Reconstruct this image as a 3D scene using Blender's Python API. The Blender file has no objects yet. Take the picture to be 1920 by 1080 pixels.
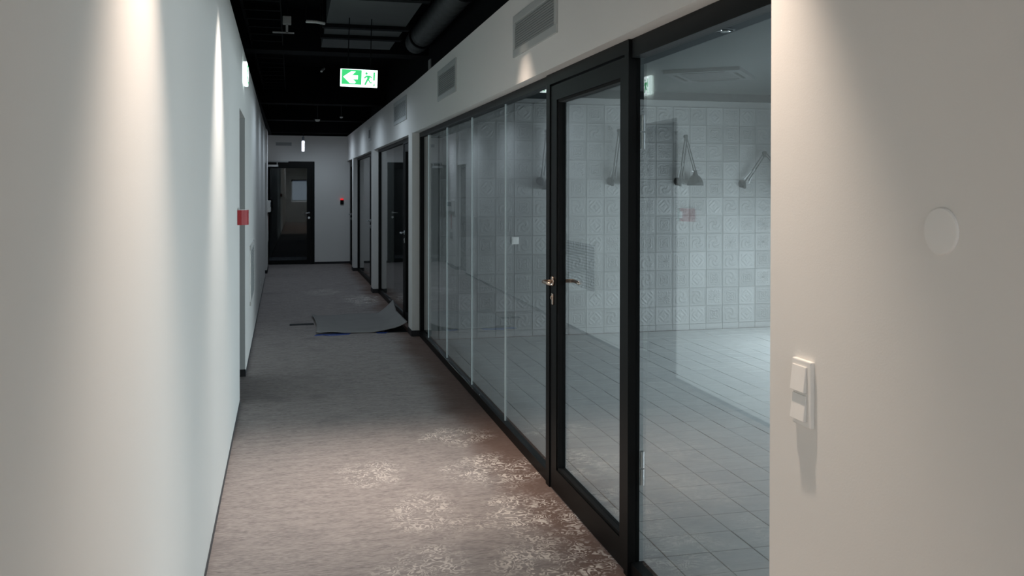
import bpy, bmesh, math, random
from mathutils import Vector, Matrix
random.seed(7)
C = bpy.context.scene.collection
S = bpy.context.scene
PI = math.pi

# ------------------------------------------------------------------ camera
H = 1.6
YAW, PITCH, ROLL, FPX, CY = 0.24126, -0.00765, -0.00137, 1682.1, 369.22
F = Vector((math.sin(YAW)*math.cos(PITCH), math.cos(YAW)*math.cos(PITCH), math.sin(PITCH)))
R0 = Vector((math.cos(YAW), -math.sin(YAW), 0)); U0 = R0.cross(F)
R2 = R0*math.cos(ROLL) - U0*math.sin(ROLL); U2 = R0*math.sin(ROLL) + U0*math.cos(ROLL)
cam_d = bpy.data.cameras.new('camera'); cam = bpy.data.objects.new('camera', cam_d); C.objects.link(cam)
cam.matrix_world = Matrix(((R2.x, U2.x, -F.x, 0), (R2.y, U2.y, -F.y, 0), (R2.z, U2.z, -F.z, H), (0, 0, 0, 1)))
cam_d.sensor_width = 36; cam_d.lens = FPX/1920*36; cam_d.shift_y = -(540-CY)/1920
cam_d.clip_start = .02; cam_d.clip_end = 200
cam_d.dof.use_dof = True; cam_d.dof.focus_distance = 6.0; cam_d.dof.aperture_fstop = 8
S.camera = cam

# ------------------------------------------------------------------ world, light, exposure
W = bpy.data.worlds.new('world'); S.world = W; W.use_nodes = True
W.node_tree.nodes['Background'].inputs[0].default_value = (.62, .78, 1, 1)
W.node_tree.nodes['Background'].inputs[1].default_value = .6
S.view_settings.view_transform = 'Standard'; S.view_settings.look = 'None'
S.view_settings.gamma = 1; S.view_settings.exposure = 1.15; S.view_settings.use_curve_mapping = False
S.cycles.use_denoising = True
S.cycles.max_bounces = 10; S.cycles.transparent_max_bounces = 24; S.cycles.diffuse_bounces = 5

def area(name, loc, direction, sx, sy, power, col):
    l = bpy.data.lights.new(name, 'AREA'); l.shape = 'RECTANGLE'; l.size = sx; l.size_y = sy
    l.energy = power; l.color = col
    o = bpy.data.objects.new(name, l); C.objects.link(o); o.location = loc
    o.rotation_euler = Vector(direction).to_track_quat('-Z', 'Y').to_euler(); return o
def spot(name, loc, power, half, col, blend=.6, rad=.03, aim=(0, 0, -1)):
    l = bpy.data.lights.new(name, 'SPOT'); l.energy = power; l.color = col
    l.spot_size = 2*math.radians(half); l.spot_blend = blend; l.shadow_soft_size = rad
    o = bpy.data.objects.new(name, l); C.objects.link(o); o.location = loc
    o.rotation_euler = Vector(aim).to_track_quat('-Z', 'Y').to_euler(); return o
DAY = (.82, .93, 1.0)
WARM = (1.0, .80, .66)
# daylight through the big window of the tiled room and through the window at the near end of the corridor
area('daylight_room_window', (6.28, 5.0, .85), (-1, 0, -.7), 7.0, 1.3, 190, DAY)
area('daylight_corridor_window', (.5, -5.9, 1.5), (0, 1, 0), 1.0, 1.0, 1.6, DAY)
area('lobby_fill', (.5, -3.5, 2.95), (0, .25, -1), 1.4, 2.5, 33, (.86, .94, 1))  # added ambient fill behind the camera, no such lamp known
# row of narrow downlights along both corridor walls
LEFT_SPOTS = [(-.075, 2.15, 2.9), (-.1, 4.74, 2.9)]
for y in (10.6, 13.2, 15.9, 18.3): spot('far_corridor_fill', (.42, y, 2.745), 9, 89, (.72, .86, 1), .6, .05)  # added cool fill for the far corridor, wide beams without fittings
RIGHT_SPOTS = [(1.03, 2.3, 2.9), (1.02, 4.93, 2.9)]
for i, p in enumerate(LEFT_SPOTS): spot('downlight_and_fill_beam', p, (92, 96)[i], (33, 32)[i], (WARM, (1, .9, .82))[i], 1)
for i, p in enumerate(RIGHT_SPOTS): spot('downlight_and_fill_beam', p, (80, 52)[i], 29, WARM, 1)
for p in ((-.05, -.5, 2.9), (1.0, -.4, 2.9), (.4, -3.2, 2.9)): spot('downlight_and_fill_beam', p, 38, 40, WARM, .85)  # unseen spots behind the camera, added as ambient fill

# ------------------------------------------------------------------ materials
def mat(name, col=(.8, .8, .8), rough=.5, metal=0, spec=.5, emit=None, es=0):
    m = bpy.data.materials.new(name); m.use_nodes = True
    b = m.node_tree.nodes['Principled BSDF']
    b.inputs['Base Color'].default_value = (*col, 1); b.inputs['Roughness'].default_value = rough
    b.inputs['Metallic'].default_value = metal; b.inputs['Specular IOR Level'].default_value = spec
    if emit: b.inputs['Emission Color'].default_value = (*emit, 1); b.inputs['Emission Strength'].default_value = es
    return m
class N:
    """tiny node helper"""
    def __init__(s, m): s.t = m.node_tree; s.b = s.t.nodes['Principled BSDF']
    def add(s, kind, ins=None, **kw):
        n = s.t.nodes.new(kind)
        for k, v in kw.items(): setattr(n, k, v)
        for k, v in (ins or {}).items():
            if isinstance(v, bpy.types.NodeSocket): s.t.links.new(v, n.inputs[k])
            else: n.inputs[k].default_value = v
        return n
    def m(s, op, a, b=0., c=0.):
        n = s.add('ShaderNodeMath', {0: a, 1: b, 2: c}, operation=op); return n.outputs[0]
    def link(s, a, b): s.t.links.new(a, b)
    def mix(s, f, a, b):
        n = s.add('ShaderNodeMix', data_type='RGBA')
        for i, v in ((0, f), (6, a), (7, b)):
            if isinstance(v, bpy.types.NodeSocket): s.link(v, n.inputs[i])
            else: n.inputs[i].default_value = v if i == 0 else (*v, 1)
        return n.outputs[2]
def bumpy(m, scale, strength, dist=.002, detail=4, coord='Object'):
    g = N(m); tc = g.add('ShaderNodeTexCoord')
    nz = g.add('ShaderNodeTexNoise', {'Vector': tc.outputs[coord], 'Scale': scale, 'Detail': detail})
    bp = g.add('ShaderNodeBump', {'Height': nz.outputs['Fac'], 'Strength': strength, 'Distance': dist})
    g.link(bp.outputs[0], g.b.inputs['Normal']); return m
def tinted(m, scale, a, b):
    g = N(m); tc = g.add('ShaderNodeTexCoord')
    nz = g.add('ShaderNodeTexNoise', {'Vector': tc.outputs['Object'], 'Scale': scale, 'Detail': 4})
    g.link(g.mix(nz.outputs['Fac'], a, b), g.b.inputs['Base Color']); return m

M = {}
M['paint'] = tinted(bumpy(mat('white_wall_paint', rough=.75, spec=.25), 260, .12), .7, (.74, .73, .70), (.79, .78, .75))
M['black_paint'] = bumpy(mat('black_ceiling_paint', (.0035, .004, .005), .85, spec=.1), 60, .2)
M['duct'] = tinted(bumpy(mat('dark_duct_metal', rough=.6, spec=.3), 30, .2), 3, (.035, .04, .042), (.055, .062, .064))
M['frame'] = bumpy(mat('black_frame_metal', (.003, .0038, .004), .45, spec=.16), 400, .05)
M['gasket'] = mat('black_rubber_gasket', (.004, .004, .004), .7, spec=.2)
M['base'] = bumpy(mat('black_skirting', (.012, .012, .014), .6), 100, .1)
M['base_grey'] = bumpy(mat('grey_skirting', (.055, .055, .06), .6), 100, .1)
M['plastic'] = bumpy(mat('white_plastic', (.80, .79, .76), .35), 300, .03)
M['grille'] = bumpy(mat('grille_metal', (.46, .48, .47), .5), 200, .05)
M['boxgrey'] = mat('dull_grey_plastic', (.22, .22, .22), .6)
M['slot'] = mat('grille_shadow_box', (.24, .25, .25), .8)
M['bronze'] = bumpy(mat('satin_nickel', (.62, .50, .42), .28, metal=1), 400, .05)
M['steel'] = bumpy(mat('brushed_steel', (.62, .64, .65), .35, metal=1), 400, .05)
M['lampmetal'] = bumpy(mat('grey_lamp_metal', (.03, .033, .032), .6, spec=.2), 200, .05)
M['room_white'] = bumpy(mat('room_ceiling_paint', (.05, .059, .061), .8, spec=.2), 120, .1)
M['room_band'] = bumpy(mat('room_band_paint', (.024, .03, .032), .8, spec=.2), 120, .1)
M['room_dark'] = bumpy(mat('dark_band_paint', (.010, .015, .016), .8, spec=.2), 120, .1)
M['cassette'] = bumpy(mat('cassette_plastic', (.035, .041, .044), .7), 120, .05)
M['cassette_dark'] = mat('cassette_intake', (.012, .014, .018), .7)
M['slot_dark'] = mat('dark_grille_backing', (.22, .22, .22), .8)
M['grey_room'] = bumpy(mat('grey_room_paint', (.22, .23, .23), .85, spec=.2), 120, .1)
M['dark_door'] = bumpy(tinted(mat('dark_door_leaf', rough=.5), 4, (.035, .031, .028), (.05, .045, .04)), 80, .1)
M['red'] = bumpy(mat('red_sign_film', (.36, .018, .022), .5), 40, .1)
M['green_film'] = bumpy(mat('green_sign_film', (.03, .22, .13), .5), 40, .1)
M['white_film'] = mat('white_sign_film', (.8, .8, .8), .5)
M['green_lit'] = mat('lit_green_panel', (.02, .4, .15), .4, emit=(.03, .42, .12), es=.7)
M['white_lit'] = mat('lit_white_panel', (.9, .9, .9), .4, emit=(.86, .97, 1), es=1.2)
M['edge_lit'] = mat('lit_acrylic_edge', (.8, .9, .9), .4, emit=(.78, .95, .92), es=.7)
M['tube_lit'] = mat('lit_lamp_face', (.9, .9, .9), .4, emit=(.80, .84, 1), es=1.6)
M['red_lit'] = mat('red_indicator', (.5, .02, .02), .4, emit=(1, .02, .03), es=.3)
M['screen'] = mat('grey_display', (.10, .12, .12), .3)
M['blue_film'] = bumpy(mat('blue_underlay_film', (.01, .05, .28), .4), 60, .3)
M['floor_shade'] = mat('painted_floor_shade', (.01, .012, .016), .9)  # near-black colour for shade painted on the floor
M['bulb'] = mat('reflector_chrome', (.75, .78, .78), .15, metal=1)
M['silicone'] = mat('clear_silicone_joint', (.55, .60, .60), .3)

# clear glass: real reflection on both faces of every pane
def glass(name, tint, f0):
    m = bpy.data.materials.new(name); m.use_nodes = True; t = m.node_tree; t.nodes.clear()
    out = t.nodes.new('ShaderNodeOutputMaterial'); mx = t.nodes.new('ShaderNodeMixShader')
    tr = t.nodes.new('ShaderNodeBsdfTransparent'); tr.inputs[0].default_value = (*tint, 1)
    gl = t.nodes.new('ShaderNodeBsdfGlossy'); gl.inputs['Roughness'].default_value = 0.0
    lw = t.nodes.new('ShaderNodeLayerWeight'); lw.inputs['Blend'].default_value = .5
    pw = t.nodes.new('ShaderNodeMath'); pw.operation = 'POWER'; pw.inputs[1].default_value = 5
    sc = t.nodes.new('ShaderNodeMath'); sc.operation = 'MULTIPLY_ADD'; sc.inputs[1].default_value = 1-f0; sc.inputs[2].default_value = f0
    L = t.links.new
    L(lw.outputs['Facing'], pw.inputs[0]); L(pw.outputs[0], sc.inputs[0]); L(sc.outputs[0], mx.inputs[0])
    L(tr.outputs[0], mx.inputs[1]); L(gl.outputs[0], mx.inputs[2]); L(mx.outputs[0], out.inputs[0])
    return m
M['glass'] = glass('clear_glass', (.94, .965, .96), .13)
M['glass_dim'] = glass('smoked_glass', (.75, .80, .82), .035)
M['film'] = glass('clear_plastic_film', (.80, .90, .97), .12)

def carpet():
    m = mat('patterned_carpet', rough=.95, spec=.1); g = N(m)
    tc = g.add('ShaderNodeTexCoord'); co = tc.outputs['Object']
    def noise(scale, detail=4, vec=co, rough=.5):
        return g.add('ShaderNodeTexNoise', {'Vector': vec, 'Scale': scale, 'Detail': detail, 'Roughness': rough}).outputs['Fac']
    def ramp(v, a, b):
        return g.add('ShaderNodeMapRange', {'Value': v, 'From Min': a, 'From Max': b}, interpolation_type='SMOOTHSTEP').outputs[0]
    st = g.add('ShaderNodeMapping', {'Vector': co, 'Scale': (7, 22, 1)}).outputs[0]
    st2 = g.add('ShaderNodeMapping', {'Vector': co, 'Scale': (30, 120, 1)}).outputs[0]
    streak = noise(1.0, 6, st, .65); fine = noise(1.0, 3, st2); blot = noise(2.2, 4)
    base = g.mix(ramp(streak, .3, .7), (.24, .215, .21), (.38, .34, .325))
    base = g.mix(g.m('MULTIPLY', ramp(fine, .35, .7), .7), base, (.47, .42, .40))
    base = g.mix(g.m('MULTIPLY', ramp(blot, .55, .75), .35), base, (.15, .135, .14))
    # rusty, worn strip beside the glass
    sx = g.add('ShaderNodeSeparateXYZ', {'Vector': co}); X, Y = sx.outputs[0], sx.outputs[1]
    rust = g.m('MULTIPLY', ramp(g.m('ADD', X, g.m('MULTIPLY', blot, .3)), 1.15, 1.42), .75)
    base = g.mix(rust, base, (.17, .095, .07))
    # damask medallions: polar scrolls in a half-drop grid, faded by wear
    warp = g.add('ShaderNodeTexNoise', {'Vector': co, 'Scale': 16., 'Detail': 2})
    wv = g.add('ShaderNodeVectorMath', {0: warp.outputs['Color'], 1: (.5, .5, .5)}, operation='SUBTRACT').outputs[0]
    wv = g.add('ShaderNodeVectorMath', {0: wv, 'Scale': .07}, operation='SCALE').outputs[0]
    cw = g.add('ShaderNodeVectorMath', {0: co, 1: wv}, operation='ADD').outputs[0]
    sw = g.add('ShaderNodeSeparateXYZ', {'Vector': cw}); P = .23
    def cell(v, off): return g.m('SUBTRACT', g.m('FRACT', g.m('ADD', g.m('DIVIDE', v, P), off)), .5)
    u, v = cell(sw.outputs[0], .1), cell(sw.outputs[1], .3)
    r = g.m('SQRT', g.m('ADD', g.m('MULTIPLY', u, u), g.m('MULTIPLY', v, v)))
    th = g.m('ARCTAN2', u, v)
    pet = g.m('SINE', g.m('ADD', g.m('MULTIPLY', r, 26.), g.m('MULTIPLY', g.m('SINE', g.m('MULTIPLY', th, 5.)), 2.2)))
    vor = g.add('ShaderNodeTexVoronoi', {'Vector': cw, 'Scale': 24.}, feature='DISTANCE_TO_EDGE').outputs['Distance']
    nn = g.add('ShaderNodeTexNoise', {'Vector': cw, 'Scale': 9., 'Detail': 1., 'Distortion': 1.6}).outputs['Fac']
    curl = g.m('SINE', g.m('ADD', g.m('MULTIPLY', nn, 30.), g.m('MULTIPLY', pet, 1.9)))
    scroll = ramp(curl, -.05, .55)
    # patches of the print: each a soft ellipse round a real place on the floor
    tot = None
    edge = g.m('MULTIPLY', g.m('SUBTRACT', noise(5., 3), .5), 1.3)
    for (px, py, rx, ry) in [(1.14, 5.0, .30, .32), (.45, 5.12, .20, .28), (.66, 4.4, .22, .35), (1.16, 4.25, .30, .34),
                             (1.12, 3.66, .30, .28), (1.03, 5.75, .24, .24), (.55, 3.75, .22, .28), (1.02, 13.2, .3, .6), (.5, 14.3, .3, .5), (.15, 2.6, .2, .4), (1.0, 2.7, .25, .4)]:
        dx = g.m('DIVIDE', g.m('SUBTRACT', X, px), rx); dy = g.m('DIVIDE', g.m('SUBTRACT', Y, py), ry)
        d = g.m('ADD', g.m('SQRT', g.m('ADD', g.m('MULTIPLY', dx, dx), g.m('MULTIPLY', dy, dy))), edge)
        k = g.add('ShaderNodeMapRange', {'Value': d, 'From Min': .45, 'From Max': 1.2, 'To Min': 1. if px > .9 else .62, 'To Max': 0.}, interpolation_type='SMOOTHSTEP').outputs[0]
        tot = k if tot is None else g.m('MAXIMUM', tot, k)
    worn = g.m('MULTIPLY', tot, ramp(noise(7, 6, co, .75), .40, .56))
    fac = g.m('MULTIPLY', g.m('MULTIPLY', scroll, worn), .9)
    col = g.mix(fac, base, (.86, .79, .73))
    g.link(col, g.b.inputs['Base Color'])
    hgt = g.m('ADD', g.m('ADD', noise(420, 2), g.m('MULTIPLY', streak, .6)), g.m('MULTIPLY', fac, .5))
    bp = g.add('ShaderNodeBump', {'Height': hgt, 'Strength': .5, 'Distance': .003})
    g.link(bp.outputs[0], g.b.inputs['Normal'])
    return m
M['carpet'] = carpet()
M['carpet_back'] = bumpy(tinted(mat('grey_carpet_piece', rough=.95, spec=.1), 5, (.27, .26, .255), (.34, .33, .32)), 300, .4, .003)

def floor_tile_mat():
    m = mat('stone_floor_tile', rough=.42, spec=.4); g = N(m)
    oi = g.add('ShaderNodeObjectInfo'); geo = g.add('ShaderNodeNewGeometry')
    off = g.add('ShaderNodeCombineXYZ', {0: g.m('MULTIPLY', oi.outputs['Random'], 37.), 1: g.m('MULTIPLY', oi.outputs['Random'], 11.)}).outputs[0]
    v = g.add('ShaderNodeVectorMath', {0: geo.outputs['Position'], 1: off}, operation='ADD').outputs[0]
    mp = g.add('ShaderNodeMapping', {'Vector': v, 'Scale': (4, 9, 4)}).outputs[0]
    nz = g.add('ShaderNodeTexNoise', {'Vector': mp, 'Scale': 1.3, 'Detail': 6, 'Roughness': .6}).outputs['Fac']
    c = g.mix(nz, (.40, .41, .405), (.60, .61, .605))
    c = g.mix(g.m('MULTIPLY', oi.outputs['Random'], .35), c, (.40, .42, .43))
    g.link(c, g.b.inputs['Base Color'])
    bp = g.add('ShaderNodeBump', {'Height': nz, 'Strength': .15, 'Distance': .003}); g.link(bp.outputs[0], g.b.inputs['Normal'])
    return m
M['floor_tile'] = floor_tile_mat()
M['grout'] = bumpy(mat('grey_grout', (.10, .105, .11), .9), 300, .3)

M['wall_grout'] = bumpy(mat('pale_wall_grout', (.25, .255, .25), .9), 300, .2)
def wall_tile_mat():
    """embossed relief: every tile picks one of four ornaments"""
    m = mat('embossed_wall_tile', rough=.5, spec=.4); g = N(m)
    tc = g.add('ShaderNodeTexCoord'); oi = g.add('ShaderNodeObjectInfo'); rnd = oi.outputs['Random']
    s = g.add('ShaderNodeSeparateXYZ', {'Vector': tc.outputs['Object']}); u, v = s.outputs[0], s.outputs[2]
    r = g.m('SQRT', g.m('ADD', g.m('MULTIPLY', u, u), g.m('MULTIPLY', v, v))); th = g.m('ARCTAN2', u, v)
    def sm(x, a, b): return g.add('ShaderNodeMapRange', {'Value': x, 'From Min': a, 'From Max': b}, interpolation_type='SMOOTHSTEP').outputs[0]
    nz = g.add('ShaderNodeTexNoise', {'Vector': tc.outputs['Object'], 'Scale': 30., 'Detail': 3, 'W': 0.}, noise_dimensions='4D')
    g.link(g.m('MULTIPLY', rnd, 50.), nz.inputs['W'])
    ringA = g.m('SINE', g.m('ADD', g.m('MULTIPLY', r, 170.), g.m('MULTIPLY', g.m('COSINE', g.m('MULTIPLY', th, 4.)), 2.)))
    ringB = g.m('SINE', g.m('ADD', g.m('MULTIPLY', r, 110.), g.m('MULTIPLY', th, 3.)))
    pet = g.m('SINE', g.m('ADD', g.m('MULTIPLY', g.m('COSINE', g.m('MULTIPLY', th, 8.)), 2.6), g.m('MULTIPLY', r, 130.)))
    dia = g.m('SINE', g.m('MULTIPLY', g.m('ADD', g.m('ABSOLUTE', u), g.m('ABSOLUTE', v)), 120.))
    def pick(lo): return g.m('GREATER_THAN', rnd, lo)
    h = ringA
    for lo, nx in ((.25, ringB), (.5, pet), (.75, dia)):
        p = pick(lo); h = g.m('ADD', g.m('MULTIPLY', h, g.m('SUBTRACT', 1., p)), g.m('MULTIPLY', nx, p))
    inside = g.m('SUBTRACT', 1., sm(g.m('MAXIMUM', g.m('ABSOLUTE', u), g.m('ABSOLUTE', v)), .062, .078))
    h = g.m('ADD', g.m('MULTIPLY', g.m('MULTIPLY', sm(h, -.5, .8), inside), g.m('ADD', g.m('MULTIPLY', nz.outputs['Fac'], 1.2), .1)), g.m('MULTIPLY', nz.outputs['Fac'], 1.1))
    bp = g.add('ShaderNodeBump', {'Height': h, 'Strength': .8, 'Distance': .0042}); g.link(bp.outputs[0], g.b.inputs['Normal'])
    c = g.mix(rnd, (.22, .225, .22), (.31, .315, .31)); c = g.mix(g.m('MULTIPLY', nz.outputs['Fac'], .4), c, (.18, .185, .18))
    g.link(c, g.b.inputs['Base Color']); return m
M['wall_tile'] = wall_tile_mat()

# ------------------------------------------------------------------ mesh helpers
def box(bm, x0, x1, y0, y1, z0, z1, bev=0):
    if x0 > x1: x0, x1 = x1, x0
    if y0 > y1: y0, y1 = y1, y0
    r = bmesh.ops.create_cube(bm, size=1)
    for v in r['verts']:
        v.co = Vector((x0 if v.co.x < 0 else x1, y0 if v.co.y < 0 else y1, z0 if v.co.z < 0 else z1))
    if bev:
        es = list({e for v in r['verts'] for e in v.link_edges})
        bmesh.ops.bevel(bm, geom=es, offset=bev, segments=2, profile=.6, affect='EDGES')
def quad_prism(bm, pts, z0, z1):
    """prism over a plan polygon"""
    a = [bm.verts.new((x, y, z0)) for x, y in pts]; b = [bm.verts.new((x, y, z1)) for x, y in pts]
    n = len(pts); bm.faces.new(a[::-1]); bm.faces.new(b)
    for i in range(n): bm.faces.new((a[i], a[(i+1) % n], b[(i+1) % n], b[i]))
def cyl(bm, p0, p1, r0, r1=None, seg=16, cap=True):
    p0, p1 = Vector(p0), Vector(p1); r1 = r0 if r1 is None else r1
    d = p1-p0; L = d.length; q = d.to_track_quat('Z', 'Y').to_matrix().to_4x4()
    bmesh.ops.create_cone(bm, cap_ends=cap, segments=seg, radius1=r0, radius2=r1, depth=L,
                          matrix=Matrix.Translation((p0+p1)/2) @ q)
def tube(bm, pts, r, seg=10):
    """bent rod through the points"""
    pts = [Vector(p) for p in pts]; rings = []
    for i, p in enumerate(pts):
        t = (pts[min(i+1, len(pts)-1)]-pts[max(i-1, 0)]).normalized()
        a = t.orthogonal() if i == 0 else (rings_a - t*rings_a.dot(t))
        a.normalize(); rings_a = a.copy(); b = t.cross(a)
        rr = r[i] if isinstance(r, (list, tuple)) else r
        rings.append([bm.verts.new(p+(a*math.cos(k*2*PI/seg)+b*math.sin(k*2*PI/seg))*rr) for k in range(seg)])
    for i in range(len(rings)-1):
        for k in range(seg):
            bm.faces.new((rings[i][k], rings[i][(k+1) % seg], rings[i+1][(k+1) % seg], rings[i+1][k]))
    bm.faces.new(rings[0][::-1]); bm.faces.new(rings[-1])
def lathe(bm, prof, center, axis='Z', seg=28):
    """prof: list of (radius, height)"""
    c = Vector(center); rings = []
    for r, h in prof:
        ring = []
        for k in range(seg):
            a = 2*PI*k/seg; x, y = r*math.cos(a), r*math.sin(a)
            v = {'Z': (x, y, h), 'X': (h, x, y), 'Y': (x, h, y)}[axis]
            ring.append(bm.verts.new(c+Vector(v)))
        rings.append(ring)
    for i in range(len(rings)-1):
        for k in range(seg): bm.faces.new((rings[i][k], rings[i][(k+1) % seg], rings[i+1][(k+1) % seg], rings[i+1][k]))
    bm.faces.new(rings[0][::-1]); bm.faces.new(rings[-1])
def flat(bm, pts, y, t):
    """thin solid over a polygon in local XZ, front face at y-t"""
    a = [bm.verts.new((x, y, z)) for x, z in pts]; b = [bm.verts.new((x, y-t, z)) for x, z in pts]
    n = len(pts); bm.faces.new(a[::-1]); bm.faces.new(b)
    for i in range(n): bm.faces.new((a[i], a[(i+1) % n], b[(i+1) % n], b[i]))
def obj(name, bm, m, parent=None, smooth=False, kind=None):
    bmesh.ops.recalc_face_normals(bm, faces=bm.faces[:])
    me = bpy.data.meshes.new(name); bm.to_mesh(me); bm.free(); me.materials.append(m)
    if smooth:
        for p in me.polygons: p.use_smooth = True
    o = bpy.data.objects.new(name, me); C.objects.link(o)
    if parent: o.parent = parent; o.matrix_parent_inverse = Matrix.Translation(-parent.location) if parent.location.length and parent.type != 'EMPTY' else Matrix()
    if kind: o['kind'] = kind
    return o
def bobj(name, m, parent=None, boxes=(), bev=0, **k):
    bm = bmesh.new()
    for b in boxes: box(bm, *b, bev=bev)
    return obj(name, bm, m, parent, **k)
def thing(name, label, cat, loc=(0, 0, 0), rot=(0, 0, 0), group=None):
    o = bpy.data.objects.new(name, None); C.objects.link(o); o.location = loc; o.rotation_euler = rot
    o.empty_display_size = .1
    o['label'] = label; o['category'] = cat
    if group: o['group'] = group
    return o
def tag(o, label, cat, group=None):
    o['label'] = label; o['category'] = cat
    if group: o['group'] = group
    return o
def sempty(name):
    o = bpy.data.objects.new(name, None); C.objects.link(o); o['kind'] = 'structure'; return o

# ------------------------------------------------------------------ plan of the place
def XL(y): return -.312-.00896*y                       # left corridor wall
def XW(y): return 1.29 if y < 9.76 else 1.29-.0115*(y-9.76)   # face of the right wall and bulkhead
def XF(y): return XW(y)+.07                            # front of the glazing frames
ZC, ZG, YE, YT = 2.757, 2.222, 19.75, 9.5
ZTOP = 3.5

# ---- floors
bobj('floor', M['carpet'], None, [(-3, 1.39, -6, 20.2, -.12, 0)], kind='structure')
room_floor = bobj('floor', M['grout'], None, [(1.39, 6.3, -1.6, YT, -.12, -.006)], kind='structure')
bobj('floor', M['carpet'], None, [(1.391, 6.3, YT+.16, 20.2, -.12, -.004)], kind='structure')

# ---- left wall with its door niches
bm = bmesh.new()
N1, N2, N3, N4 = 6.98, 8.0, 16.8, 17.75
def lw(y0, y1, z0, z1, dx=0, th=.35): quad_prism(bm, [(XL(y0)+dx, y0), (XL(y1)+dx, y1), (XL(y1)-th, y1), (XL(y0)-th, y0)], z0, z1)
lw(-6, N1, 0, ZC); lw(N1, N2, 2.21, ZC); lw(N2, N3, 0, ZC); lw(N3, N4, 2.1, ZC); lw(N4, 18.95, 0, ZC, .02); lw(18.95, YE, 2.16, ZC); 
obj('wall_left', bm, M['paint'], kind='structure')
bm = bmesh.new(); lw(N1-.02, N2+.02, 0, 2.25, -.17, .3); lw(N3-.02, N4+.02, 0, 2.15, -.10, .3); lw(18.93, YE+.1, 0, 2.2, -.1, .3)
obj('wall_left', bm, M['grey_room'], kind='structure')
# door leaf inside the near niche
d1 = sempty('door_1')
bm = bmesh.new(); lw(N1+.07, N2-.07, .01, 2.13, -.15, .178); obj('door_leaf', bm, M['dark_door'], d1)
bm = bmesh.new(); lw(N1, N1+.07, 0, 2.2, -.145, .18); lw(N2-.07, N2, 0, 2.2, -.145, .18); lw(N1, N2, 2.13, 2.2, -.145, .18); obj('door_frame', bm, M['frame'], d1)
bm = bmesh.new(); quad_prism(bm, [(XL(N2)-.144, N2-.010), (XL(N2)-.001, N2-.010), (XL(N2)-.001, N2+.001), (XL(N2)-.144, N2+.001)], .063, 2.209); obj('reveal_panel', bm, M['grille'], d1)  # thin grey panel covering the far reveal of the niche
bm = bmesh.new(); xx = XL(N1)-.15; cyl(bm, (xx, N1+.16, 1.05), (xx+.012, N1+.16, 1.05), .025)
tube(bm, [(xx+.01, N1+.16, 1.05), (xx+.045, N1+.16, 1.05), (xx+.05, N1+.19, 1.05), (xx+.05, N1+.28, 1.05)], .009); obj('door_handle', bm, M['steel'], d1, True)
# far niches
for nm, a, b, zt in (('door_2', N3, N4, 2.05), ('door_3', 18.97, YE-.02, 2.1)):
    d = sempty(nm); bm = bmesh.new(); lw(a+.05, b-.05, .01, zt-.05, -.08, .115); obj('door_leaf', bm, M['dark_door'], d)
    bm = bmesh.new(); lw(a, a+.05, 0, zt, -.075, .115); lw(b-.05, b, 0, zt, -.075, .115); lw(a, b, zt-.05, zt, -.075, .115); obj('door_frame', bm, M['frame'], d)
# skirting
bm = bmesh.new()
def sk(y0, y1, m=.004): quad_prism(bm, [(XL(y0), y0), (XL(y1), y1), (XL(y1)+m, y1), (XL(y0)+m, y0)], 0, .028)
sk(-6, N1); sk(N2, N3); obj('baseboard_left', bm, M['base_grey'], kind='structure')
bm = bmesh.new(); box(bm, XL(N2)-.14, XL(N2)+.004, N2-.008, N2, 0, .062); box(bm, XL(N4)-.075, XL(N4)+.026, N4-.008, N4, 0, .062)
quad_prism(bm, [(XL(N4)+.02, N4), (XL(18.95)+.02, 18.95), (XL(18.95)+.028, 18.95), (XL(N4)+.028, N4)], 0, .062)
obj('baseboard_left', bm, M['base'], kind='structure')

# ---- right wall: near solid part, bulkhead, piers
bm = bmesh.new()
box(bm, 1.29, 1.60, -6, 2.245, 0, ZC, bev=.004)
bulk = [(XW(y), y) for y in (2.24, 9.76, 20.2)]
quad_prism(bm, bulk + [(1.5, 20.2), (1.5, 2.24)], ZG, ZC)
obj('wall_right', bm, M['paint'], kind='structure')
PIERS = [(9.76, 10.05), (14.0, 14.3), (17.9, 18.2)]
bm = bmesh.new()
for a, b in PIERS: quad_prism(bm, [(XW(a)-.01, a), (XW(b)-.01, b), (1.55, b), (1.55, a)], 0, ZG+.002)
obj('wall_right', bm, M['paint'], kind='structure')
bm = bmesh.new()
for a, b in PIERS: quad_prism(bm, [(XW(a)-.018, a-.008), (XW(b)-.018, b), (1.37, b), (1.37, a-.008)], 0, .065)
obj('baseboard_right', bm, M['base'], kind='structure')
bm = bmesh.new(); quad_prism(bm, [(1.284, -6), (1.284, 2.24), (1.29, 2.24), (1.29, -6)], 0, .065); obj('baseboard_right', bm, M['base'], kind='structure')

# ---- end wall and back wall
DX0, DX1, DZ = -.52, .488, 2.207
bm = bmesh.new()
box(bm, DX1, 1.6, YE, YE+.2, 0, ZC); box(bm, -1, DX1, YE, YE+.2, DZ, ZC)
obj('wall_end', bm, M['paint'], kind='structure')
bobj('baseboard_end', M['base'], None, [(DX1, 1.25, YE-.01, YE, 0, .05)], kind='structure')
bm = bmesh.new(); box(bm, -3, .0, -6.1, -6, 0, ZTOP); box(bm, 1.1, 3, -6.1, -6, 0, ZTOP); box(bm, 0, 1.1, -6.1, -6, 0, 1.05); box(bm, 0, 1.1, -6.1, -6, 2.1, ZTOP)
obj('wall_back', bm, M['paint'], kind='structure')

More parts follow.
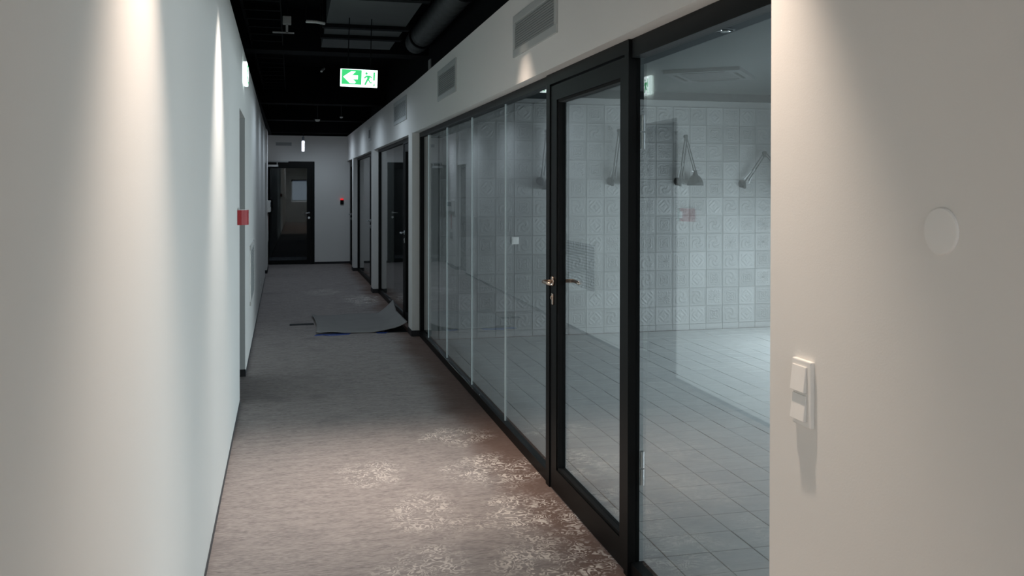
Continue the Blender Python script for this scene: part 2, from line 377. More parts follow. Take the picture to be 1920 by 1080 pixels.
# ---- black open ceiling above the white walls
bobj('ceiling', M['black_paint'], None, [(-3, 1.7, -6.1, 20.2, ZTOP, ZTOP+.1)], kind='structure')
bm = bmesh.new()
box(bm, -1.2, XL(20)-.12, -6, 20.2, ZC-.05, ZTOP); box(bm, 1.45, 1.6, -6, 20.2, ZC-.05, ZTOP); box(bm, -1.2, 1.5, YE+.05, 20.2, ZC-.05, ZTOP)
box(bm, XL(8)-.2, XL(8)-.02, -6, 20.2, ZC+.002, ZC+.03)
obj('trim_1', bm, M['black_paint'], kind='structure')
bm = bmesh.new()      # black downstand beams across the corridor
for y0, y1, z0 in ((9.7, 10.0, 3.06), (14.2, 14.5, 2.93), (17.2, 17.5, 2.9), (19.3, 19.75, 2.80)): box(bm, -.62, 1.45, y0, y1, z0, ZTOP)
obj('trim_2', bm, M['black_paint'], kind='structure')

# ---- tiled room shell
RX = 6.2
bm = bmesh.new()
box(bm, 1.44, RX+.1, YT+.004, YT+.16, 0, 3.0); 
wall_tiled = obj('wall_tiled', bm, M['wall_grout'], kind='structure')
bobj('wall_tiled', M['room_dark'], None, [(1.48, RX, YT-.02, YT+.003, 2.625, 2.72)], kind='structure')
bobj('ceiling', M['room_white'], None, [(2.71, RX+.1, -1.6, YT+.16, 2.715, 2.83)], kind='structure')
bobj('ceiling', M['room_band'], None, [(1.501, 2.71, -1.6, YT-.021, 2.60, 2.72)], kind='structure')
bm = bmesh.new(); box(bm, RX, RX+.12, -1.6, YT+.16, 0, .2); box(bm, RX, RX+.12, -1.6, YT+.16, 1.55, 2.83); box(bm, RX, RX+.12, -1.6, 1.45, .2, 1.55); box(bm, RX, RX+.12, 8.55, YT+.16, .2, 1.55)
obj('wall_outer', bm, M['grey_room'], kind='structure')
bobj('wall_near', M['grey_room'], None, [(1.6, RX+.1, -1.7, -1.6, 0, 2.83)], kind='structure')
w2 = sempty('window_9')
bm = bmesh.new()
for y in (1.45, 3.2, 5.0, 6.8, 8.5): box(bm, RX+.02, RX+.08, y, y+.05, .2, 1.55)
box(bm, RX+.02, RX+.08, 1.45, 8.55, .2, .26); box(bm, RX+.02, RX+.08, 1.45, 8.55, 1.49, 1.55); obj('window_frame', bm, M['frame'], w2)
w1 = sempty('window_8')
bobj('window_frame', M['frame'], w1, [(0, .05, -6.09, -6.02, 1.05, 2.1), (1.05, 1.1, -6.09, -6.02, 1.05, 2.1), (.05, 1.05, -6.09, -6.02, 1.05, 1.1), (.05, 1.05, -6.09, -6.02, 2.05, 2.1)])
# grey rooms behind the far glazing
bobj('wall_inner', M['grey_room'], None, [(3.6, 3.7, YT+.16, 20.2, 0, 2.8), (1.5, 3.6, 20.1, 20.2, 0, 2.8), (1.56, 3.6, 14.1, 14.2, 0, 2.8)], kind='structure')
bobj('ceiling', M['room_dark'], None, [(1.501, 3.7, YT+.16, 20.2, 2.8, 2.9)], kind='structure')

# ---- individual floor tiles of the tiled room
PT, X0T, Y0T = .2085, 1.797, 3.632
def tile_mesh(name, w, h, d, m, bev, axis):
    bm = bmesh.new()
    if axis == 'Z': box(bm, -w/2, w/2, -h/2, h/2, -d, 0)
    else: box(bm, -w/2, w/2, 0, d, -h/2, h/2)
    top = [f for f in bm.faces if (f.normal.z > .9 if axis == 'Z' else f.normal.y < -.9)]
    bmesh.ops.recalc_face_normals(bm, faces=bm.faces[:])
    top = [f for f in bm.faces if (f.normal.z > .9 if axis == 'Z' else f.normal.y < -.9)]
    bmesh.ops.bevel(bm, geom=list(top[0].edges), offset=bev, segments=1, affect='EDGES')
    if axis == 'Y':        # raised border and sunk field of the pressed tile
        f = min(bm.faces, key=lambda f: f.calc_center_median().y)
        r = bmesh.ops.inset_region(bm, faces=[f], thickness=.012, depth=0)
        f = min(bm.faces, key=lambda f: (round(f.calc_center_median().y, 5), f.calc_center_median().xz.length))
        r = bmesh.ops.inset_region(bm, faces=[f], thickness=.006, depth=-.0015)
    bmesh.ops.recalc_face_normals(bm, faces=bm.faces[:])
    me = bpy.data.meshes.new(name); bm.to_mesh(me); bm.free(); me.materials.append(m); return me
ft = tile_mesh('floor_tile', PT-.004, PT-.004, .01, M['floor_tile'], .0012, 'Z')
cells = []
for i in range(-3, 23):
    for j in range(-26, 30):
        cx, cy = X0T+(i+.5)*PT, Y0T+(j+.5)*PT
        if cx-PT/2 < 1.38 or cx > RX-.05 or cy > YT-.08 or cy < -1.5: continue
        seen = cx/cy < .60 and cy > 2.3 if cy > 0 else False
        cells.append((0 if seen else 1, cx*cx+cy*cy, cx, cy))
cells.sort()
rest = bmesh.new(); tmp = bmesh.new(); tmp.from_mesh(ft)
for n, (s, _, cx, cy) in enumerate(cells):
    z = random.uniform(-.0008, .0008)
    if n < 300:
        o = bpy.data.objects.new('floor_tile', ft); C.objects.link(o); o.location = (cx, cy, z); o.parent = room_floor
    else: box(rest, cx-PT/2+.002, cx+PT/2-.002, cy-PT/2+.002, cy+PT/2-.002, -.01, z)
tmp.free(); o = obj('floor_tile', rest, M['floor_tile'], room_floor); o['kind'] = 'stuff'

# ---- embossed wall tiles
PW = .2072
wt = tile_mesh('wall_tile', PW-.003, PW-.003, .014, M['wall_tile'], .0015, 'Y')
k = 0
x = 4.228-13*PW
while x < 5.75:
    z = .066+PW/2
    while z+PW/2 < 2.64:
        if x > 1.47:
            o = bpy.data.objects.new('wall_tile', wt); C.objects.link(o); o.parent = wall_tiled; k += 1
            o.location = (x+PW/2, YT-.0035+random.uniform(-.0015, .0015), z)
        z += PW
    x += PW
cut = bmesh.new(); x = 4.228-13*PW
while x < 5.75:      # cut course along the floor
    if x > 1.47: box(cut, x+.002, x+PW-.002, YT-.002, YT+.004, 0, .062)
    x += PW
o = obj('cut_tile_course', cut, M['wall_tile'], wall_tiled); o['kind'] = 'stuff'

# ------------------------------------------------------------------ glazing
GX = .022     # glass plane behind the frame front
def sect(y, dx): return XF(y)+dx
def skew_box(bm, y0, y1, z0, z1, dx0, dx1):
    quad_prism(bm, [(XF(y0)+dx0, y0), (XF(y1)+dx0, y1), (XF(y1)+dx1, y1), (XF(y0)+dx1, y0)], z0, z1)
def pane(parent, y0, y1, z0, z1, dx=GX, t=.006):
    bm = bmesh.new(); skew_box(bm, y0, y1, z0, z1, dx, dx+t); return obj('glass_pane', bm, M['glass'], parent)
def lever(parent, y, z, xs, side, m):
    """lever handle: neck out of the stile, grip towards the hinges; side -1 corridor, +1 room"""
    bm = bmesh.new(); lathe(bm, [(.026, 0), (.026, side*.008), (.020, side*.010)], (xs, y, z), 'X')
    e = xs+side*.055
    tube(bm, [(xs, y, z), (xs+side*.045, y, z), (e, y-.008, z), (e+side*.002, y-.03, z), (e, y-.075, z-.001), (e-side*.004, y-.125, z-.003)], [.010, .010, .010, .0095, .009, .007], 12)
    h = obj('door_handle', bm, m, parent, True)
    bm = bmesh.new(); box(bm, xs, xs+side*.008, y-.014, y+.014, z-.125, z-.065, bev=.003); cyl(bm, (xs, y, z-.087), (xs+side*.014, y, z-.087), .009)
    obj('lock_escutcheon', bm, m, parent)

# section 1: fixed panes, door, fixed pane
YD0, YD1 = 3.474, 4.70       # outer edges of the door frame
win = sempty('window_1')
joints = [YD1, 5.81, 6.95, 8.12, 9.26, 9.76]
for i in range(5):
    a = joints[i]+(.0 if i == 0 else .004); b = joints[i+1]-(.004 if i < 4 else 0)
    pane(win, a, b, .055, 2.185)
    if i < 4:
        bm = bmesh.new(); skew_box(bm, b, b+.008, .055, 2.185, GX-.0015, GX+.0075); obj('joint_strip', bm, M['silicone'], win)
bm = bmesh.new(); skew_box(bm, YD1, 9.76, 0, .062, 0, .06); obj('bottom_rail', bm, M['frame'], win)
bm = bmesh.new(); skew_box(bm, YD1, 9.76, 2.172, ZG, 0, .06); obj('top_rail', bm, M['frame'], win)
bm = bmesh.new(); skew_box(bm, 9.70, 9.76, .062, 2.172, 0, .06); obj('end_post', bm, M['frame'], win)
door = sempty('door_4')
bm = bmesh.new()   # fixed door lining, stands slightly proud
skew_box(bm, YD1-.065, YD1, 0, ZG, -.012, .04); skew_box(bm, YD0, YD0+.045, 0, ZG, -.012, .04); skew_box(bm, YD0+.045, YD1-.065, 2.165, ZG, -.012, .04)
obj('door_lining', bm, M['frame'], door)
LY0, LY1 = YD0+.049, YD1-.072      # door leaf
bm = bmesh.new()
for (a, b, z0, z1) in ((LY1-.105, LY1, .008, 2.155), (LY0, LY0+.062, .008, 2.155)): skew_box(bm, a, b, z0, z1, -.006, .045)
obj('door_stile', bm, M['frame'], door)
bm = bmesh.new(); skew_box(bm, LY0+.062, LY1-.105, .008, .125, -.006, .045); obj('bottom_rail', bm, M['frame'], door)
bm = bmesh.new(); skew_box(bm, LY0+.062, LY1-.105, 2.075, 2.155, -.006, .045); obj('top_rail', bm, M['frame'], door)
bm = bmesh.new(); g0 = .014   # gasket round the pane
ya, yb, za, zb = LY0+.062, LY1-.105, .125, 2.075
skew_box(bm, ya, ya+g0, za, zb, .0, .04); skew_box(bm, yb-g0, yb, za, zb, .0, .04); skew_box(bm, ya, yb, za, za+g0, .0, .04); skew_box(bm, ya, yb, zb-g0, zb, .0, .04)
obj('gasket', bm, M['gasket'], door)
pane(door, ya+g0, yb-g0, za+g0, zb-g0, GX)
hy = LY1-.045
lever(door, hy, 1.115, XF(4)-.006, -1, M['bronze']); lever(door, hy, 1.115, XF(4)+.045, 1, M['bronze'])
for zz in (.45, 1.84):
    bm = bmesh.new(); cyl(bm, (XF(4)+.048, YD0-.008, zz-.07), (XF(4)+.048, YD0-.008, zz-.003), .009); cyl(bm, (XF(4)+.048, YD0-.008, zz+.003), (XF(4)+.048, YD0-.008, zz+.07), .009)
    obj('hinge', bm, M['steel'], door)
win2 = sempty('window_2')
pane(win2, 2.24, YD0, .055, 2.185)
bm = bmesh.new(); skew_box(bm, 2.24, YD0, 0, .062, 0, .06); obj('bottom_rail', bm, M['frame'], win2)
bm = bmesh.new(); skew_box(bm, 2.24, YD0, 2.145, ZG, 0, .06); obj('top_rail', bm, M['frame'], win2)

# far sections: pier, door, fixed pane, pier
def far_section(nw, nd, y0, y1, dw=.92):
    w = sempty(nw); d = sempty(nd); ym = y0+dw
    pane(w, ym+.06, y1-.04, .06, 2.185)
    for nm, a, b, z0, z1 in (('bottom_rail', ym+.06, y1, 0, .062), ('top_rail', ym+.06, y1, 2.18, ZG), ('end_post', y1-.05, y1, .062, 2.18)):
        bm = bmesh.new(); skew_box(bm, a, b, z0, z1, 0, .06); obj(nm, bm, M['frame'], w)
    bm = bmesh.new(); skew_box(bm, ym, ym+.06, 0, ZG, -.01, .06); skew_box(bm, y0, y0+.04, 0, ZG, -.01, .06); skew_box(bm, y0+.04, ym, 2.16, ZG, -.01, .06); obj('door_lining', bm, M['frame'], d)
    bm = bmesh.new(); skew_box(bm, ym-.10, ym-.006, .01, 2.155, -.004, .045); skew_box(bm, y0+.046, y0+.14, .01, 2.155, -.004, .045); skew_box(bm, y0+.14, ym-.10, .01, .12, -.004, .045); skew_box(bm, y0+.14, ym-.10, 2.06, 2.155, -.004, .045)
    obj('door_leaf_frame', bm, M['frame'], d)
    pane(d, y0+.14, ym-.10, .12, 2.06)
    lever(d, ym-.05, 1.08, XF(ym)-.004, -1, M['steel']); lever(d, ym-.05, 1.08, XF(ym)+.045, 1, M['steel'])
far_section('window_3', 'door_5', 10.05, 14.0)
far_section('window_4', 'door_6', 14.3, 17.9)
# last bit up to the end wall: a narrow framed glass door
d = sempty('door_7')
bm = bmesh.new(); skew_box(bm, 18.2, 18.32, 0, ZG, -.01, .06); skew_box(bm, 19.5, YE, 0, ZG, -.01, .06); skew_box(bm, 18.32, 19.5, 2.1, ZG, -.01, .06); skew_box(bm, 18.32, 19.5, 0, .1, -.01, .06)
obj('door_frame', bm, M['frame'], d); pane(d, 18.32, 19.5, .1, 2.1)
lever(d, 19.4, 1.08, XF(19)-.01, -1, M['steel'])

# ---- end door
d = sempty('door_8')
bm = bmesh.new(); box(bm, DX0, DX1, YE+.02, YE+.10, 2.10, DZ); box(bm, .41, DX1, YE+.02, YE+.10, 0, 2.10); box(bm, DX0-.1, DX0+.04, YE+.02, YE+.10, 0, DZ); obj('door_lining', bm, M['frame'], d)
bm = bmesh.new(); box(bm, .325, .408, YE+.03, YE+.08, .01, 2.10); box(bm, DX0+.04, DX0+.06, YE+.03, YE+.08, .01, 2.10); box(bm, DX0+.06, .325, YE+.03, YE+.08, .01, .09); box(bm, DX0+.06, .325, YE+.03, YE+.08, 2.06, 2.10); obj('door_leaf_frame', bm, M['frame'], d)
bobj('glass_pane', M['glass_dim'], d, [(DX0+.06, .325, YE+.05, YE+.058, .09, 2.06)])
bm = bmesh.new(); cyl(bm, (.37, YE+.03, 1.10), (.37, YE+.005, 1.10), .024); tube(bm, [(.37, YE+.02, 1.10), (.37, YE-.02, 1.10), (.355, YE-.03, 1.10), (.26, YE-.03, 1.10)], .01); obj('door_handle', bm, M['steel'], d, True)
bm = bmesh.new(); cyl(bm, (.37, YE+.03, 1.0), (.37, YE+.012, 1.0), .024); obj('lock_escutcheon', bm, M['steel'], d)
bm = bmesh.new(); box(bm, -.50, -.27, YE-.035, YE+.03, 2.085, 2.135, bev=.006); obj('door_closer', bm, M['steel'], d)
bm = bmesh.new(); box(bm, -.50, -.06, YE-.03, YE, 2.185, 2.212, bev=.004); box(bm, -.30, -.28, YE-.03, YE-.01, 2.13, 2.19); obj('closer_rail', bm, M['grille'], d)
bobj('wall_inner', M['black_paint'], None, [(-1.3, 1.6, 22.0, 22.1, 0, 2.8), (-1.4, -1.3, YE+.2, 22.1, 0, 2.8), (1.5, 1.6, YE+.2, 22.1, 0, 2.8)], kind='structure')
bobj('ceiling', M['black_paint'], None, [(-1.4, 1.6, YE+.2, 22.1, 2.8, 2.9)], kind='structure')
bobj('floor', M['carpet'], None, [(-1.4, 1.6, 20.2, 22.1, -.12, -.001)], kind='structure')

# ------------------------------------------------------------------ bulkhead grilles
def vent(y0, y1, z0, z1, label, slats=11):
    ym, zm = (y0+y1)/2, (z0+z1)/2; L, Hh = y1-y0, z1-z0
    ang = 0 if y0 < 9.76 else math.atan(.0115)
    t = thing('air_grille', label, 'grille', (XW(ym), ym, zm), (0, 0, ang), 'air grilles in the white bulkhead')
    bw = .045; bm = bmesh.new()
    box(bm, -.010, .002, -L/2, L/2, Hh/2-bw, Hh/2, bev=.003); box(bm, -.010, .002, -L/2, L/2, -Hh/2, -Hh/2+bw, bev=.003)
    box(bm, -.010, .002, -L/2, -L/2+bw, -Hh/2+bw, Hh/2-bw, bev=.003); box(bm, -.010, .002, L/2-bw, L/2, -Hh/2+bw, Hh/2-bw, bev=.003)
    obj('grille_frame', bm, M['grille'], t)
    bobj('backing', M['slot'], t, [(-.0015, .001, -L/2+bw, L/2-bw, -Hh/2+bw, Hh/2-bw)])
    n = slats; p = (Hh-2*bw)/n; me = None
    for i in range(n):
        if me is None:
            bm = bmesh.new(); hl = L/2-bw
            vs = [(-.009, -p*.42), (-.0075, -p*.42), (-.002, p*.30), (-.0035, p*.42)]
            a = [bm.verts.new((x, -hl, z)) for x, z in vs]; b = [bm.verts.new((x, hl, z)) for x, z in vs]
            for q in range(4): bm.faces.new((a[q], a[(q+1) % 4], b[(q+1) % 4], b[q]))
            bm.faces.new(a[::-1]); bm.faces.new(b)
            o = obj('slat', bm, M['grille'], t); me = o.data
        else: o = bpy.data.objects.new('slat', me); C.objects.link(o); o.parent = t
        o.location = (0, 0, -Hh/2+bw+(i+.5)*p)
vent(4.29, 5.19, 2.385, 2.63, 'nearest and largest louvred air grille in the white bulkhead, above the glass door')
vent(7.11, 8.03, 2.395, 2.665, 'second nearest air grille in the bulkhead, above the frameless glass panes')
vent(10.25, 11.43, 2.41, 2.69, 'third air grille along the bulkhead, above the far glazed door past the first pier')
vent(14.40, 14.80, 2.39, 2.61, 'farthest and smallest air grille in the bulkhead, near the second pier')

# grille low on the left wall
yg0, yg1, zg0, zg1 = 9.06, 10.2, .47, 1.05
t = thing('wall_grille', 'white low-level air grille on the left wall beyond the niche', 'grille', (XL(9.6), 9.63, .76), (0, 0, math.atan(.00896)))
L, Hh, bw = yg1-yg0, zg1-zg0, .04; bm = bmesh.new()
box(bm, -.002, .012, -L/2, L/2, Hh/2-bw, Hh/2); box(bm, -.002, .012, -L/2, L/2, -Hh/2, -Hh/2+bw); box(bm, -.002, .012, -L/2, -L/2+bw, -Hh/2, Hh/2); box(bm, -.002, .012, L/2-bw, L/2, -Hh/2, Hh/2)
obj('grille_frame', bm, M['plastic'], t); bobj('backing', M['slot_dark'], t, [(-.001, .002, -L/2+bw, L/2-bw, -Hh/2+bw, Hh/2-bw)])
me = None
for i in range(16):
    p = (Hh-2*bw)/16
    if me is None:
        bm = bmesh.new(); box(bm, .002, .010, -L/2+bw, L/2-bw, -p*.28, p*.28); o = obj('slat', bm, M['grille'], t); me = o.data
    else: o = bpy.data.objects.new('slat', me); C.objects.link(o); o.parent = t
    o.location = (0, 0, -Hh/2+bw+(i+.5)*p)

# end wall grille
t = thing('wall_grille', 'small flat grey grille high on the end wall above the glass door', 'grille', (-.155, YE, 2.575))
bobj('grille_frame', M['grille'], t, [(-.165, .165, -.012, 0, .025, .035), (-.165, .165, -.012, 0, -.035, -.025), (-.165, -.155, -.012, 0, -.025, .025), (.155, .165, -.012, 0, -.025, .025)])
bobj('backing', M['slot'], t, [(-.155, .155, -.004, 0, -.025, .025)])
for z in (-.014, 0, .014): bobj('slat', M['grille'], t, [(-.155, .155, -.009, -.004, z-.004, z+.004)])

# ------------------------------------------------------------------ exit signs
def exit_sign(w, h, d, flip, label, loc, rot, rod):
    """face in local XZ looking to -Y; arrow on the left unless flipped"""
    t = thing('exit_sign', label, 'sign', loc, rot)
    s = -1 if flip else 1
    P = lambda pts: [(s*x*w, z*h) for x, z in pts]
    bobj('housing', M['edge_lit'], t, [(-w/2, w/2, 0, d, -h/2, h/2)], bev=.004)
    bm = bmesh.new(); flat(bm, P([(-.46, -.38), (.07, -.38), (.07, .46), (-.46, .46)]), 0, .002); obj('green_panel', bm, M['green_lit'], t)
    bm = bmesh.new(); flat(bm, P([(.07, -.46), (.46, -.46), (.46, .46), (.07, .46)]), 0, .002); obj('white_panel', bm, M['white_lit'], t)
    bm = bmesh.new(); flat(bm, P([(-.42, .04), (-.21, .36), (-.09, .36), (-.19, .14), (-.03, .14), (-.03, -.08), (-.17, -.08), (-.08, -.24), (-.11, -.32), (-.24, -.32)]), -.002, .002)
    obj('arrow', bm, M['white_lit'], t)
    bm = bmesh.new()
    hx, hz = .20, .28; flat(bm, P([(hx+.032*math.cos(a*PI/5), hz+.072*math.sin(a*PI/5)) for a in range(10)]), -.002, .002)
    for poly in ([(.205, .18), (.30, .17), (.29, .0), (.272, -.08), (.222, -.05), (.215, .06)],          # torso
                 [(.205, .18), (.225, .09), (.155, -.02), (.125, .02)], [(.29, .17), (.28, .08), (.34, .02), (.355, .08)],   # arms
                 [(.218, -.01), (.262, -.06), (.185, -.40), (.145, -.36)], [(.235, -.03), (.275, -.05), (.315, -.24), (.28, -.24)], [(.275, -.20), (.30, -.27), (.355, -.27), (.355, -.21)],
                 [(.385, -.12), (.43, -.12), (.43, .36), (.385, .36)], [(.385, -.44), (.43, -.44), (.43, -.17)]):
        flat(bm, P(poly), -.002, .002)
    obj('running_figure', bm, M['green_lit'], t)
    if rod:
        bm = bmesh.new(); z = h/2
        for x in (-w*.3, w*.3): cyl(bm, (x, d/2, z), (x, d/2, rod), .004, seg=8)
        box(bm, -w*.4, w*.4, d*.2, d*.8, z, z+.012); obj('hanger', bm, M['black_paint'], t)
    return t
exit_sign(.30, .142, .035, False, 'lit green and white exit sign with left arrow hanging from the black ceiling', (.537, 7.42, 2.513), (0, math.radians(1.6), math.radians(-4)), .49)
exit_sign(.30, .17, .03, True, 'lit exit sign mounted flat on the left wall above the niche', (XL(7.66)+.034, 7.66, 2.545), (0, 0, math.radians(90)+math.atan(.00896)), 0)
# far lit sign seen edge-on
t = thing('emergency_light', 'small bright lamp hanging edge-on from the ceiling before the end wall', 'lamp', (.232, 18.5, 2.475))
bobj('lamp_face', M['tube_lit'], t, [(-.024, .024, -.14, .14, -.10, .10)], bev=.004)
bobj('lamp_housing', M['black_paint'], t, [(-.02, .02, -.12, .12, .10, .18)]); bm = bmesh.new(); cyl(bm, (0, 0, .18), (0, 0, 1.02), .008, seg=10); obj('rod', bm, M['black_paint'], t)

# ------------------------------------------------------------------ things on the left wall
t = thing('fire_sign', 'red curved fire sign with a green end on the left wall at the niche corner', 'sign', (XL(6.72), 6.72, 1.402))
PROF = [(-.105, .003), (-.098, .030), (-.085, .052), (-.06, .068), (-.02, .075), (.02, .074), (.045, .070), (.08, .062), (.12, .050)]
def bent_sheet(i0, i1, z0, z1, off=0.):
    bm = bmesh.new(); rows = []
    for i in range(i0, i1+1):
        (ya, xa), (yb, xb) = PROF[max(i-1, 0)], PROF[min(i+1, len(PROF)-1)]
        t = Vector((xb-xa, yb-ya, 0)).normalized(); n = Vector((t.y, -t.x, 0)); p = Vector((PROF[i][1], PROF[i][0], 0))
        q, r = p+n*off, p+n*(off-.0016)
        rows.append([bm.verts.new((q.x, q.y, z0)), bm.verts.new((q.x, q.y, z1)), bm.verts.new((r.x, r.y, z1)), bm.verts.new((r.x, r.y, z0))])
    for i in range(len(rows)-1):
        for q in range(4): bm.faces.new((rows[i][q], rows[i][(q+1) % 4], rows[i+1][(q+1) % 4], rows[i+1][q]))
    bm.faces.new(rows[0][::-1]); bm.faces.new(rows[-1]); return bm
obj('red_plate', bent_sheet(0, 6, -.053, .053), M['red'], t); obj('green_plate', bent_sheet(6, 8, -.053, .053), M['green_film'], t)
obj('white_symbol', bent_sheet(4, 6, -.030, .028, .0012), M['white_film'], t)
obj('white_rim', bent_sheet(0, 8, .0535, .0565), M['white_film'], t)

t = thing('wall_socket', 'white power socket low on the left wall past the grille', 'socket', (XL(13.3), 13.3, .24))
bobj('cover_plate', M['plastic'], t, [(-.002, .010, -.045, .045, -.045, .045)], bev=.003)
bm = bmesh.new(); lathe(bm, [(.022, .012), (.020, .0125), (.018, .006)], (0, 0, 0), 'X'); obj('socket_insert', bm, M['screen'], t)
t = thing('control_panel', 'white alarm control panel with a grey display on the far left pier', 'panel', (XL(18.3)+.02, 18.3, 1.275))
bobj('panel_body', M['plastic'], t, [(0, .06, -.35, .35, -.11, .11)], bev=.005); bobj('display', M['screen'], t, [(.06, .063, -.24, .22, -.01, .08)])
t = thing('notice_board', 'narrow white notice with red lettering strip under the control panel', 'notice', (XL(18.3)+.02, 18.3, .85))
bobj('board', M['plastic'], t, [(0, .012, -.22, .22, -.27, .27)]); bobj('red_strip', M['red'], t, [(.012, .014, -.04, .04, -.05, .25)]); bobj('grey_field', M['grille'], t, [(.012, .014, -.18, .18, -.26, -.12)])

# end wall reader
t = thing('card_reader', 'small black card reader with a glowing red top on the end wall', 'reader', (1.064, YE, 1.345))
bobj('reader_body', M['frame'], t, [(-.034, .034, -.03, 0, -.06, .035)], bev=.005); bobj('indicator', M['red_lit'], t, [(-.03, .03, -.034, -.002, .035, .065)], bev=.004)

# ------------------------------------------------------------------ things on the right near wall
t = thing('light_switch', 'white double rocker light switch on the near right wall', 'switch', (1.29, 2.07, 1.078))
bobj('switch_frame', M['plastic'], t, [(-.012, .001, -.046, .041, -.085, .085)], bev=.003)
for zc in (-.037, .037):
    bm = bmesh.new(); box(bm, -.016, -.012, -.030, .034, zc-.033, zc+.033, bev=.0015)
    for v in bm.verts:
        if v.co.x < -.0145: v.co.x += -.006*((zc+.033-v.co.z)/.066)*0+(-.007 if v.co.z < zc else 0)
    obj('rocker', bm, M['plastic'], t)
t = thing('blanking_cover', 'round white blanking cover high on the near right wall', 'cover', (1.29, 1.568, 1.517))
bm = bmesh.new(); lathe(bm, [(.049, 0), (.049, -.003), (.047, -.0055), (.02, -.0065), (.001, -.0065)], (0, 0, 0), 'X', 48); obj('disc', bm, M['plastic'], t)
bm = bmesh.new(); lathe(bm, [(.044, .0), (.044, -.001)], (.001, 0, 0), 'X', 32); obj('backplate', bm, M['plastic'], t)

# ------------------------------------------------------------------ tiled room: lamps, outlet, cassette, downlight
def wall_lamp(mx, mz, apex, shade, label, grp='articulated grey lamps on the tiled wall'):
    t = thing('wall_lamp', label, 'lamp', (mx, YT, mz), group=grp)
    ax, ay, az = apex; sx, sy, sz = shade
    bm = bmesh.new(); lathe(bm, [(.045, 0), (.045, -.012), (.03, -.022), (.014, -.03)], (0, 0, 0), 'Y'); cyl(bm, (0, -.02, -.035), (0, -.075, -.035), .012); cyl(bm, (0, -.075, -.055), (0, -.075, .02), .014)
    obj('wall_bracket', bm, M['lampmetal'], t, False)
    base = Vector((0, -.075, .01)); A = Vector((ax, ay, az)); B = Vector((sx, sy, sz+.075)); d = (A-base).normalized(); off = Vector((d.z, 0, -d.x))*.022
    bm = bmesh.new(); cyl(bm, base-off*.3, A-off*.3, .0065, seg=8); cyl(bm, base+off+d*.05, A+off-d*.03, .0065, seg=8); obj('lower_arm', bm, M['lampmetal'], t)
    bm = bmesh.new(); cyl(bm, base+off*2.1+d*.02, base+off*.5+d*.20, .004, seg=6); cyl(bm, base-off*1.4+d*.03, base-off*.4+d*.17, .004, seg=6); obj('spring', bm, M['steel'], t)
    bm = bmesh.new(); cyl(bm, A+Vector((0, -.018, 0)), A+Vector((0, .018, 0)), .021); box(bm, A.x-.018, A.x+.018, A.y-.006, A.y+.006, A.z-.05, A.z+.018); obj('elbow', bm, M['lampmetal'], t)
    d2 = (B-A).normalized(); off2 = Vector((d2.z, 0, -d2.x))*.012
    bm = bmesh.new(); cyl(bm, A+off2, B+off2, .006, seg=8); cyl(bm, A-off2, B-off2, .006, seg=8); obj('upper_arm', bm, M['lampmetal'], t)
    bm = bmesh.new(); sc = 1.0
    lathe(bm, [(.018, .095), (.022, .09), (.022, .06), (.03, .055), (.03, .04), (.045, .035), (.072, 0), (.088, -.04), (.092, -.075), (.089, -.075), (.068, 0), (.04, .03), (.001, .034)], (sx, sy, sz), 'Z')
    obj('lamp_shade', bm, M['lampmetal'], t, True)
    bm = bmesh.new(); cyl(bm, (sx-.045, sy, sz+.09), (sx+.02, sy, sz+.07), .006, seg=8); obj('shade_joint', bm, M['steel'], t)
wall_lamp(2.651, 1.70, (.045, -.12, .54), (.085, -.12, -.02), 'leftmost of the four grey articulated lamps, partly behind the door frame')
wall_lamp(3.47, 1.70, (.06, -.12, .56), (.17, -.12, .03), 'second articulated lamp from the left, seen at the right edge of the door glass')
wall_lamp(4.282, 1.70, (.055, -.10, .51), (.165, -.12, .03), 'third articulated lamp from the left, bell shade hanging below folded arms')
wall_lamp(5.09, 1.675, (.235, -.10, .36), (.50, -.12, .02), 'rightmost articulated lamp, arm stretched out wide beside the white wall')

t = thing('wall_switch', 'square white switch on the tiled wall seen through the last glass pane', 'switch', (2.371, YT-.003, 1.048))
bobj('cover_plate', M['plastic'], t, [(-.040, .040, -.010, .002, -.040, .040)], bev=.003); bobj('rocker', M['plastic'], t, [(-.027, .027, -.014, -.010, -.027, .027)], bev=.002)

t = thing('air_cassette', 'square grey air conditioning cassette in the room ceiling', 'air conditioner', (3.87, 7.85, 2.715), (0, 0, math.radians(-38.5)))
bm = bmesh.new(); a, b = .35, .39
for q in ((-a, a, b-.12, b), (-a, a, -b, -b+.12), (-a, -a+.12, -b+.12, b-.12), (a-.12, a, -b+.12, b-.12)): box(bm, q[0], q[1], q[2], q[3], -.035, .0)
obj('panel_border', bm, M['cassette'], t); bobj('intake_grille', M['cassette_dark'], t, [(-a+.12, a-.12, -b+.12, b-.12, -.03, 0)])
for q in ((-.2, .2, b-.085, b-.055), (-.2, .2, -b+.055, -b+.085), (-a+.055, -a+.085, -.22, .22), (a-.085, a-.055, -.22, .22)): bobj('outlet_slot', M['black_paint'], t, [(q[0], q[1], q[2], q[3], -.038, -.03)])
t = thing('recessed_downlight', 'unlit twin recessed downlight in the lower ceiling band of the room', 'lamp', (2.60, 5.12, 2.60))
bm = bmesh.new(); lathe(bm, [(.085, 0), (.085, -.006), (.072, -.008), (.068, -.001)], (0, 0, 0), 'Z', 32); obj('ring', bm, M['cassette'], t)
for y in (-.033, .033):
    bm = bmesh.new(); lathe(bm, [(.030, -.004), (.031, -.012), (.012, -.006), (.001, -.010)], (y, y*.3, 0), 'Z', 16); obj('reflector', bm, M['bulb'], t, True)

